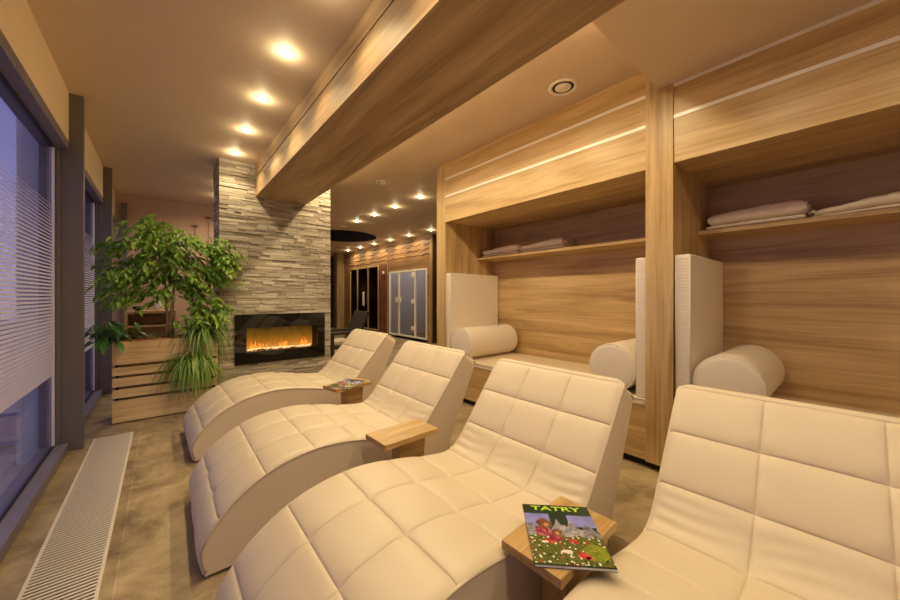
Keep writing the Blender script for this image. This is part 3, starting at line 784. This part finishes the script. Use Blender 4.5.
def leaf(bm, lay, p, d, up, L, wd, rnd, fold=.25, droop=.3):
    d = d.normalized(); side = d.cross(up)
    if side.length < 1e-4: side = d.cross(Vector((1, 0, 0)))
    side.normalize(); nrm = side.cross(d).normalized()
    pts = []
    for t, ww in ((0, 0), (.3, .85), (.58, 1.), (.82, .5), (1, 0)):
        c = p + d * (L * t) - nrm * (droop * L * t * t)
        if ww == 0: pts.append([bm.verts.new(c)])
        else: pts.append([bm.verts.new(c + side * (wd * ww / 2) + nrm * (fold * wd * ww / 2)), bm.verts.new(c), bm.verts.new(c - side * (wd * ww / 2) + nrm * (fold * wd * ww / 2))])
    fs = []
    a = pts[0][0]; q = pts[1]
    fs += [bm.faces.new((a, q[0], q[1])), bm.faces.new((a, q[1], q[2]))]
    for i in (1, 2):
        q, r = pts[i], pts[i + 1]
        fs += [bm.faces.new((q[0], r[0], r[1], q[1])), bm.faces.new((q[1], r[1], r[2], q[2]))]
    q = pts[3]; a = pts[4][0]
    fs += [bm.faces.new((q[0], a, q[1])), bm.faces.new((q[1], a, q[2]))]
    for P in pts:
        for v in P: v[lay] = rnd
    for f in fs: f.smooth = True

def fig_tree():
    rn = random.Random(21)
    t = thing('weeping_fig', 'tall bushy green weeping fig in the oak planter', 'plant', (.06, 5.02, .80))
    wood_bm = bmesh.new()
    stems = [[(.03, 5.02, .79), (.045, 5.01, 1.0), (.03, 5.0, 1.25), (.02, 5.0, 1.5), (-.03, 5.02, 1.75), (-.10, 5.0, 1.98)],
             [(.065, 5.0, .79), (.07, 5.0, 1.05), (.09, 4.99, 1.3), (.11, 5.0, 1.55), (.20, 4.98, 1.75), (.30, 4.98, 1.9)],
             [(.095, 5.04, .79), (.085, 5.04, 1.1), (.10, 5.03, 1.4), (.06, 5.04, 1.65), (.08, 5.05, 1.9), (.06, 5.05, 2.02)]]
    for s in stems: tube(wood_bm, s, [.016, .014, .012, .010, .007, .003], 8)
    tube(wood_bm, [(.05 + .022 * math.cos(a), 5.02 + .022 * math.sin(a), .80 + a * .04) for a in [k * .5 for k in range(30)]], .006, 6)
    lb = bmesh.new(); lay = lb.verts.layers.float.new('rnd')
    # crown clumps: centre, radii, number of twigs
    clumps = [((-.30, 4.98, 1.78), (.22, .22, .20), 34), ((-.10, 5.0, 1.98), (.26, .22, .14), 36), ((.16, 4.98, 1.90), (.26, .22, .16), 38), ((.42, 4.92, 1.80), (.24, .20, .18), 36),
              ((-.05, 4.95, 1.66), (.30, .24, .18), 40), ((.25, 4.95, 1.62), (.28, .22, .16), 36), ((-.33, 4.95, 1.50), (.20, .2, .16), 26), ((.50, 4.88, 1.60), (.20, .16, .16), 20),
              ((-.18, 4.95, 1.36), (.26, .2, .14), 26), ((.12, 4.92, 1.40), (.24, .2, .13), 24), ((.36, 4.88, 1.32), (.18, .16, .16), 24), ((.42, 4.82, 1.10), (.17, .14, .17), 26), ((.30, 4.86, 1.02), (.14, .14, .12), 14), ((-.38, 5.0, 1.30), (.14, .16, .12), 10),
              ((-.13, 5.0, 2.14), (.05, .06, .06), 4), ((.62, 4.86, 1.75), (.10, .1, .08), 8)]
    anchors = [(-.10, 5.0, 1.9), (.28, 4.98, 1.85), (.08, 5.05, 1.9), (.02, 5.0, 1.5), (.11, 5.0, 1.5)]
    for c, rr, n in clumps:
        c = Vector(c)
        an = min((Vector(a) for a in anchors), key=lambda a: (a - c).length)
        tube(wood_bm, [an, an.lerp(c, .5) + Vector((0, 0, .03)), c], [.006, .004, .002], 6)
        for k in range(n):
            v = Vector((rn.gauss(0, .5), rn.gauss(0, .5), rn.gauss(0, .5)))
            if v.length > 1: v.normalize()
            tip = c + Vector((v.x * rr[0], v.y * rr[1], v.z * rr[2])) * 1.15
            out = Vector((tip.x - .05, tip.y - 5.0, 0)); out = out.normalized() if out.length > .01 else Vector((0, -1, 0))
            out = (out + Vector((rn.uniform(-.7, .7), rn.uniform(-.9, .5), 0))).normalized()
            ln = rn.uniform(.12, .20)
            p0 = tip - out * ln * .6 + Vector((0, 0, .03)); p2 = tip + out * ln * .4 - Vector((0, 0, ln * .45)); p1 = tip + Vector((0, 0, .01))
            if tip.x > .42 and max(p0.y, p2.y, tip.y) > 4.95:
                dy = max(p0.y, p2.y, tip.y) - 4.95; p0.y -= dy; p1.y -= dy; p2.y -= dy
            tube(wood_bm, [p0, p1, p2], [.0022, .0016, .0008], 4)
            m = rn.randint(6, 9); tone = min(1, max(0, rn.gauss(.5, .2)))
            for q in range(m):
                u = (q + .6) / m
                pos = p0.lerp(p1, min(1, u * 2)) if u < .5 else p1.lerp(p2, u * 2 - 1)
                sd = Vector((-out.y, out.x, 0)) * (1 if q % 2 else -1)
                dd = (out * .6 + sd * rn.uniform(.3, .9) + Vector((rn.uniform(-.2, .2), rn.uniform(-.2, .2), rn.uniform(-.9, -.1))))
                leaf(lb, lay, pos, dd, Vector((rn.uniform(-.25, .25), rn.uniform(-.4, .1), 1)), rn.uniform(.062, .095), rn.uniform(.027, .040), min(1, max(0, tone + rn.gauss(0, .14))))
    at(obj('stems', wood_bm, 'bark'), t)
    at(obj('foliage', lb, 'leaf', fix=False), t)
fig_tree()

def strap_plant(name, label, c, n, lmin, lmax, wd, mat, seed, front=.5, rise=.6, drop=1.0, spread=1.0):
    rn = random.Random(seed); c = Vector(c)
    t = thing(name, label, 'plant', c)
    bm = bmesh.new(); lay = bm.verts.layers.float.new('rnd')
    for k in range(n):
        a = rn.uniform(0, 2 * math.pi); d = Vector((math.cos(a), math.sin(a) - front, 0)); d.normalize(); d = (d + Vector((rn.gauss(0, .3), rn.gauss(0, .2), 0))) * spread
        L = rn.uniform(lmin, lmax); up = rn.uniform(-.15, 1.) * rise; w = wd * rn.uniform(.7, 1.2); r = min(1, max(0, rn.gauss(.5, .22)))
        p = c + Vector((rn.gauss(0, .045), rn.gauss(0, .02), rn.gauss(0, .035))); prev = None; side = Vector((-d.y, d.x, 0)).normalized()
        v = (d * .8 + Vector((0, 0, up))).normalized(); seg = 9
        for q in range(seg + 1):
            u = q / seg; ww = w * (1 - u ** 2.2) * (.55 + .45 * min(1, u * 4)) + .0006
            fold = Vector((0, 0, ww * .25))
            cur = [bm.verts.new(p - side * ww / 2 + fold), bm.verts.new(p), bm.verts.new(p + side * ww / 2 + fold)]
            for x in cur: x[lay] = r
            if prev:
                for i in (0, 1):
                    f = bm.faces.new((prev[i], prev[i + 1], cur[i + 1], cur[i])); f.smooth = True
            prev = cur
            p = p + v * (L / seg)
            if p.x > .49 and p.y > 4.99: p.y = 4.99
            v = (v + Vector((rn.gauss(0, .06), rn.gauss(0, .06), -.30 * drop * (1.1 - .5 * u)))).normalized()
    at(obj('foliage', bm, mat, fix=False), t)
    bm = bmesh.new(); lathe(bm, [(.004, -.03), (.022, -.02), (.026, 0), (.016, .018), (.003, .025)], c, 'z', 12)
    at(obj('crown', bm, mat if False else 'bark'), t)
    return t
strap_plant('spider_plant', 'spider plant on the right end of the planter, arching over its front', (.36, 4.90, .88), 130, .28, .50, .018, 'leaf_spider', 4, .9, 1.2, 1.3)
sp = strap_plant('spider_plant', 'lower spider plant hanging on the planter front beside the farthest lounger', (.27, 4.775, .56), 260, .26, .56, .014, 'leaf_spider', 5, .6, .9, 1.6, .8)
bm = bmesh.new()
for k in range(4):
    tube(bm, [(.32 + .01 * k, 4.88, .88), (.31 + .01 * k, 4.80, .90), (.30 + .006 * k, 4.775, .75), (.285 + .004 * k, 4.77, .51)], .003, 6)
at(obj('runner', bm, 'leaf_spider'), sp)
def broad_plant():
    rn = random.Random(9); c = Vector((-.40, 4.90, .84))
    t = thing('leafy_houseplant', 'dark green broad leaved plant drooping over the left end of the planter', 'plant', c)
    bm = bmesh.new(); lay = bm.verts.layers.float.new('rnd'); sb = bmesh.new()
    for k in range(54):
        a = rn.uniform(0, 2 * math.pi); d = Vector((math.cos(a) - .2, math.sin(a) - .35, 0)).normalized()
        b = c + Vector((rn.uniform(-.10, .12), rn.uniform(-.05, .06), -.03)); hgt = rn.uniform(.02, .24)
        e = b + d * rn.uniform(.03, .13) + Vector((0, 0, hgt))
        tube(sb, [b, b.lerp(e, .5) + Vector((0, 0, .03)), e], [.004, .003, .002], 5)
        leaf(bm, lay, e, d + Vector((0, 0, rn.uniform(-.7, .25))), Vector((0, 0, 1)), rn.uniform(.11, .18), rn.uniform(.04, .06), rn.random(), .2, .45)
    at(obj('foliage', bm, 'leaf_dark', fix=False), t); at(obj('stems', sb, 'leaf_dark'), t)
broad_plant()
bm = bmesh.new(); lay = bm.verts.layers.float.new('rnd'); rn = random.Random(12)
cv = thing('ground_cover_plant', 'low dark foliage growing between the fig stems in the planter', 'plant', (0, 5.0, .80))
for k in range(70):
    x = rn.uniform(PX0 + .06, PX1 - .1); y = rn.uniform(PY0 + .05, PY1 - .05); h = rn.uniform(.01, .09)
    a = rn.uniform(0, 6.28)
    leaf(bm, lay, Vector((x, y, .80 + h)), Vector((math.cos(a), math.sin(a), rn.uniform(-.1, .6))), Vector((0, 0, 1)), rn.uniform(.06, .10), .03, rn.random())
at(obj('foliage', bm, 'leaf_dark', fix=False), cv)

# ------------------------------------------------------------------ things behind the planter
cs = thing('console_shelf', 'low brown wooden shelf unit behind the planter', 'shelf unit', (-.1, 6.5, 0))
at(boxes('top_board', [(-.40, .16, 6.45, 6.85, 1.055, 1.09)], 'oak_x', None, .002), cs)
at(boxes('side_board', [(-.40, -.37, 6.45, 6.85, 0, 1.055), (.13, .16, 6.45, 6.85, 0, 1.055)], 'oak_z', None, .002), cs)
for za, zb in ((.86, .885), (.42, .45)): at(boxes('shelf_board', [(-.37, .13, 6.46, 6.85, za, zb)], 'oak_x', None, .002), cs)
at(boxes('back_board', [(-.37, .13, 6.83, 6.85, 0, 1.055)], 'oak_x'), cs)
def bowl(loc, r, h, mat, label):
    bm = bmesh.new(); lathe(bm, [(r * .4, 0), (r * .8, h * .4), (r, h), (r * .93, h), (r * .7, h * .45), (r * .3, h * .15)], loc, 'z', 24)
    o = obj('bowl', bm, mat); return tag(o, label, 'bowl')
bowl((-.27, 6.6, 1.0905), .06, .06, 'soot', 'small dark bowl on the brown shelf unit behind the planter')
def vase(loc, label):
    t = thing('vase', label, 'vase', loc)
    bm = bmesh.new(); lathe(bm, [(.03, 0), (.05, .05), (.045, .11), (.022, .15), (.026, .17)], (0, 0, 0), 'z', 20)
    obj('body', bm, 'whitemetal', t)
    return t
vase((-.03, 6.65, 1.0905), 'small pale vase on the brown shelf unit behind the planter')
# slender flower shaped wall ornaments on the terracotta wall
for i, (x, z0, z1, lab) in enumerate(((.46, 1.9, 2.60, 'slender brown flower shaped ornament on the terracotta wall'), (.66, 2.30, 2.78, 'thin flower shaped ornament on the terracotta wall beside the chimney'))):
    t = thing('wall_ornament', lab, 'ornament', (x, 7.91, z0))
    bm = bmesh.new(); tube(bm, [(0, 0, 0), (.01, 0, (z1 - z0) * .5), (0, 0, z1 - z0)], .006, 6); obj('stalk', bm, 'bark', t)
    bm = bmesh.new()
    for k in range(7):
        a = 2 * math.pi * k / 7
        tube(bm, [(0, -.005, z1 - z0), (.07 * math.cos(a), -.012, z1 - z0 + .03 * math.sin(a))], [.008, .003], 6)
    obj('flower_head', bm, 'sauna_red', t)

# ------------------------------------------------------------------ sauna front far right
SX = 5.60
sw = s_empty('wall_sauna', 'wooden sauna front with wavy planks in the far room', 'wall', (SX, 10, 0))
DL = (10.425, 12.75, .12, 2.35); DR = (7.66, 9.74, .08, 2.075)
at(boxes('plank_panel', [(SX, SX + .06, 7.53, 13.75, 2.35, 3.0), (SX, SX + .06, 7.53, DR[1] + .12, DR[3], 2.35), (SX, SX + .06, 7.53, DR[0], 0, DR[3]), (SX, SX + .06, DL[1], 13.3, 0, 2.35)], 'sauna_wood'), sw)
at(boxes('red_lit_panel', [(SX, SX + .06, DR[1], DL[0], 0, DR[3]), (SX, SX + .06, DR[1] + .12, DL[0], DR[3], 2.35)], 'sauna_red'), sw)
bm = bmesh.new()                              # wavy battens of the upper cladding
for k in range(4):
    z = 2.47 + k * .14
    for a, b in ((7.55, 9.82), (9.88, 13.7)):
        n = 40
        tube(bm, [(SX - .004, a + (b - a) * q / n, z + .022 * math.sin(q * .8 + k)) for q in range(n + 1)], .014, 6)
at(obj('wavy_batten', bm, 'sauna_wood'), sw)
at(boxes('corner_strip', [(SX - .012, SX, 9.83, 9.86, 0, 3.0), (SX - .012, SX + .06, 7.50, 7.53, 0, 3.0)], 'oak_z'), sw)
structure(boxes('wall_steam_room', [(SX + .06, 7.6, 7.50, 7.55, 0, 3.0), (7.6, 7.65, 7.5, 14.0, 0, 3.0)], 'dark_wood'), 'dark wall at the end of the sauna front', 'wall')
structure(boxes('wall_partition', [(SX + .06, 7.6, 9.95, 10.1, 0, 3.0), (SX + .06, 7.6, 13.3, 13.4, 0, 3.0)], 'dark_wood'), 'dark partition inside the sauna', 'wall')
structure(boxes('wall_tiled', [(7.5, 7.6, 7.55, 9.95, 0, 3.0), (SX + .06, 7.5, 9.90, 9.95, 0, 3.0)], plain('steam_tile', (.52, .52, .55), .4)), 'grey tiled wall inside the steam room', 'wall')
structure(boxes('floor_sauna', [(SX + .06, 7.6, 7.5, 14.0, -.2, 0)], 'floor'), 'floor inside the sauna cabins', 'floor')
structure(boxes('ceiling_sauna', [(6.2, 7.65, 7.5, 14.2, 3.0, 3.1)], 'dark_wood'), 'dark ceiling inside the sauna cabins', 'ceiling')
def glass_front(name, label, y0, y1, z0, z1, mull, gm, fm, handle):
    d = s_empty(name, label, 'door', (SX, (y0 + y1) / 2, 0))
    fw = .055
    at(boxes('door_frame', [(SX - .015, SX + .05, y0, y0 + fw, z0, z1), (SX - .015, SX + .05, y1 - fw, y1, z0, z1), (SX - .015, SX + .05, y0 + fw, y1 - fw, z1 - fw, z1), (SX - .015, SX + .05, y0 + fw, y1 - fw, z0, z0 + fw * .8)]
             + [(SX - .01, SX + .04, m - .03, m + .03, z0 + fw * .8, z1 - fw) for m in mull], fm, None, .003), d)
    at(boxes('glass_pane', [(SX + .015, SX + .022, y0 + fw, y1 - fw, z0 + fw, z1 - fw)], gm), d)
    for h in handle: at(boxes('handle', [h], 'whitemetal', None, .006), d)
    return d
glass_front('door_1', 'dark glass sauna door in a pale wood frame', *DL, (12.08, 11.22), 'glass_dark', 'oak_z', [(SX - .06, SX - .02, 11.45, 11.55, .95, 1.45)])
glass_front('door_2', 'bluish glass steam room door with pale frame', *DR, (9.15, 8.26), 'glass_blue', 'whitemetal', [(SX - .05, SX, 9.0, 9.28, 1.10, 1.26), (SX - .03, SX, 8.28, 8.42, 1.85, 1.98), (SX - .03, SX, 8.28, 8.42, 1.08, 1.2), (SX - .03, SX, 8.28, 8.42, .3, .42)])
structure(boxes('trim_9', [(SX - .30, SX + .02, 13.30, 13.62, 0, 3.0)], 'beam_z', None, .004), 'wooden post at the far end of the sauna front', 'post')
sauna_bench = thing('sauna_bench', 'brown bench inside the dark sauna', 'bench', (6.9, 11.6, 0))
at(boxes('seat', [(6.5, 7.5, 10.3, 13.1, .85, .9), (6.1, 6.6, 10.3, 13.1, .42, .47)], 'sauna_wood'), sauna_bench)
at(boxes('support', [(6.6, 6.65, 10.3, 13.1, 0, .85), (6.2, 6.25, 10.3, 13.1, 0, .42)], 'sauna_wood'), sauna_bench)
sb_ = thing('steam_bench', 'white sloped bench inside the bluish steam room', 'bench', (6.6, 7.9, 0))
bm = bmesh.new(); prism(bm, [(7.56, 0), (8.15, 0), (8.1, .42), (7.75, .5), (7.56, 1.1)], 'x', 6.0, 7.4)
at(obj('seat', bm, 'whitemetal', None, .03), sb_)
farstone = s_empty('wall_far', 'dark stacked stone wall at the far end of the room', 'wall', (4, 14.3, 0))
at(stones('stone_cladding', 'stone_far', None, 2.5, SX + .1, 14.2, 14.35, 3.0, None, .06, .12, .25, .7), farstone)
at(boxes('core', [(2.4, 6.2, 14.3, 14.5, 0, 3.0)], 'duct'), farstone)
tag(boxes('wall_lamp', [(SX - .05, SX - .001, 10.03, 10.12, 2.02, 2.11)], 'whitemetal', None, .02, 4), 'small white wall lamp between the two sauna doors', 'lamp')

# dark wicker armchair beyond the chimney
wc = thing('wicker_armchair', 'dark wicker armchair beyond the stone chimney', 'armchair', (2.58, 6.15, 0), R(0))
boxes('seat', [(-.35, .25, -.27, .27, .36, .42)], 'wicker', wc, .02)
bm = bmesh.new(); prism(bm, [(.08, .40), (.15, .40), (.40, 1.0), (.33, 1.02)], 'y', -.27, .27); obj('backrest', bm, 'wicker', wc, .02)
for s in (-1, 1):
    boxes('armrest', [(-.36, .26, s * .30 - .035, s * .30 + .035, .62, .67)], 'wicker', wc, .015)
    for x in (-.33, .20): boxes('leg', [(x - .025, x + .025, s * .30 - .025, s * .30 + .025, 0, .62)], 'wicker', wc, .006)
tag(boxes('seat_cushion', [(2.25, 2.66, 5.90, 6.40, .4205, .50)], 'cushion', None, .03, 4), 'pale cushion on the dark wicker armchair', 'cushion')

# ------------------------------------------------------------------ ceiling fittings
LAMPC = (1., .80, .465)
def downlight(label, x, y, z, group):
    t = thing('downlight', label, 'ceiling light', (x, y, z), 0, group)
    bm = bmesh.new(); lathe(bm, [(.036, 0), (.047, 0), (.046, -.003), (.042, -.005), (.037, -.005)], (0, 0, 0), 'z', 28, True, True); obj('ring', bm, 'whitemetal', t)
    bm = bmesh.new(); lathe(bm, [(.0365, -.002), (.036, -.008), (.030, -.016), (.019, -.021), (.005, -.023)], (0, 0, 0), 'z', 20); obj('lens', bm, 'lens', t)
    return t
def spot(x, y, z, power, size=168, blend=.6, rad=.03):
    l = bpy.data.lights.new('downlight_lamp', 'SPOT'); l.energy = power; l.color = LAMPC; l.spot_size = R(size); l.spot_blend = blend; l.shadow_soft_size = rad
    o = bpy.data.objects.new('downlight_lamp', l); COL.objects.link(o); o.location = (x, y, z - .03)
    l = bpy.data.lights.new('downlight_glow', 'POINT'); l.energy = power * .05; l.color = LAMPC; l.shadow_soft_size = .02
    o = bpy.data.objects.new('downlight_glow', l); COL.objects.link(o); o.location = (x, y, z - .06); return o
protos = {}
def place_light(label, x, y, z, group, power, size=168):
    if 'd' not in protos: protos['d'] = downlight(label, x, y, z, group)
    else:
        c = dup(protos['d'], (x, y, z), 0, label); c['group'] = group
    spot(x, y, z, power * (1.15 if abs(x - .66) < .01 else 1), 128 if abs(x - .66) < .01 else size)
ordn = ['first', 'second', 'third', 'fourth', 'fifth', 'sixth']
gl = 'downlights left of the oak beam'
P1 = 28.
for k in range(4):
    place_light('%s downlight from the stone chimney in the row left of the oak beam' % ordn[k], .66, 4.76 - .73 * k, CEIL, gl, P1)
for k in range(4, 10): place_light('downlight of the row left of the oak beam, above and behind the viewer', .66, 4.76 - .73 * k, CEIL, gl, P1)
for y in (6.22, 6.95): place_light('downlight behind the stone chimney, hidden from the viewer', .80, y, CEIL, gl, P1 * 2.)
gr_ = 'downlights right of the oak beam'
for k in range(6): place_light('downlight right of the oak beam, hidden from the viewer by the beam', 1.81, 4.76 - .73 * k, CEIL, gr_, P1 * (.9, 1.4, 1.6, 1.7, 1.7, 1.7)[k])
for k in range(6, 10): place_light('downlight in the lowered ceiling above and behind the viewer', 1.81, 4.76 - .73 * k, 2.81, gr_, P1 * .6)
for k in range(4): place_light('%s nearest downlight of the front row on the far room ceiling' % ordn[k], 3.39, 4.84 + .83 * k, CEIL, 'downlights of the front row in the far room', P1 * 1.3)
for k in range(6): place_light('%s nearest downlight of the row along the sauna front' % ordn[k], 5.29, 7.07 + 1.03 * k, CEIL, 'downlights along the sauna front', P1 * 1.3)

def ceiling_valve(x, y, r, label):
    t = thing('ceiling_speaker', label, 'ceiling vent', (x, y, CEIL))
    bm = bmesh.new(); lathe(bm, [(r * .74, 0), (r, 0), (r, -.006), (r * .95, -.010), (r * .80, -.010), (r * .74, -.004)], (0, 0, 0), 'z', 40, True, True); obj('ring', bm, 'whitemetal', t)
    bm = bmesh.new(); lathe(bm, [(r * .74, -.0005), (r * .74, -.002)], (0, 0, 0), 'z', 32); obj('gap', bm, 'duct', t)
    bm = bmesh.new(); lathe(bm, [(r * .54, -.002), (r * .56, -.007), (r * .52, -.010), (r * .1, -.011)], (0, 0, 0), 'z', 32); obj('disc', bm, 'whitemetal', t)
ceiling_valve(2.497, 1.548, .115, 'round white ceiling vent above the farther alcove')
ceiling_valve(2.52, 4.56, .10, 'smaller round white ceiling vent beyond the beam')
ceiling_valve(3.36, 8.05, .10, 'small round ceiling vent beside the dark ceiling disc')
h = thing('ceiling_hatch', 'faint rectangular access hatch in the ceiling beside the alcove', 'hatch', (2.58, 2.82, CEIL))
boxes('panel', [(-.15, .15, -.37, .37, -.004, 0)], 'ceiling', h, .001)
bm = bmesh.new(); lathe(bm, [(.95, 0), (.95, -.012), (.93, -.014)], (3.92, 9.45, CEIL), 'z', 72)
tag(obj('ceiling_disc', bm, 'navy'), 'large dark navy round disc on the far ceiling', 'ceiling disc')

# ------------------------------------------------------------------ added steam room and sauna fill lamps, world, camera
l = bpy.data.lights.new('added_steam_fill', 'POINT'); l.energy = 34; l.color = (1., .86, .74); l.shadow_soft_size = .1  # unseen lamp added to light the steam room behind its glass
o = bpy.data.objects.new('added_steam_fill', l); COL.objects.link(o); o.location = (6.6, 8.7, 2.35)
l = bpy.data.lights.new('added_sauna_fill', 'POINT'); l.energy = 9; l.color = (1., .6, .28); l.shadow_soft_size = .1  # unseen warm lamp added to lift the black sauna interior
o = bpy.data.objects.new('added_sauna_fill', l); COL.objects.link(o); o.location = (6.8, 12.6, 1.6)

w = bpy.data.worlds.new('dusk'); sc.world = w; w.use_nodes = True; nt = w.node_tree
bg = nt.nodes['Background']
tc = nt.nodes.new('ShaderNodeTexCoord'); sp = nt.nodes.new('ShaderNodeSeparateXYZ'); nt.links.new(tc.outputs['Generated'], sp.inputs[0])
r = nt.nodes.new('ShaderNodeValToRGB'); e = r.color_ramp.elements
e[0].position = .0; e[0].color = (.40, .32, .50, 1); e[1].position = .8; e[1].color = (.10, .12, .32, 1)
k = e.new(.12); k.color = (.30, .27, .52, 1)
k = e.new(.35); k.color = (.16, .17, .40, 1)
nt.links.new(sp.outputs['Z'], r.inputs['Fac']); nt.links.new(r.outputs['Color'], bg.inputs['Color'])
bg.inputs['Strength'].default_value = 1.45

cam = bpy.data.cameras.new('camera'); co = bpy.data.objects.new('camera', cam); COL.objects.link(co)
co.location = (0, 0, 1.3); co.rotation_euler = (R(90), 0, -math.atan((450 - 162.5) / 343.)); cam.sensor_width = 36; cam.lens = 343. / 900 * 36
cam.shift_y = -4 / 900; cam.clip_start = .02; cam.clip_end = 200
sc.camera = co
sc.view_settings.view_transform = 'Standard'; sc.view_settings.look = 'None'; sc.view_settings.gamma = 1; sc.view_settings.use_curve_mapping = False
sc.view_settings.exposure = -.14
try:
    sc.cycles.use_denoising = True
    sc.cycles.max_bounces = 10; sc.cycles.diffuse_bounces = 6; sc.cycles.transparent_max_bounces = 24
    sc.cycles.sample_clamp_indirect = 4
except Exception: pass
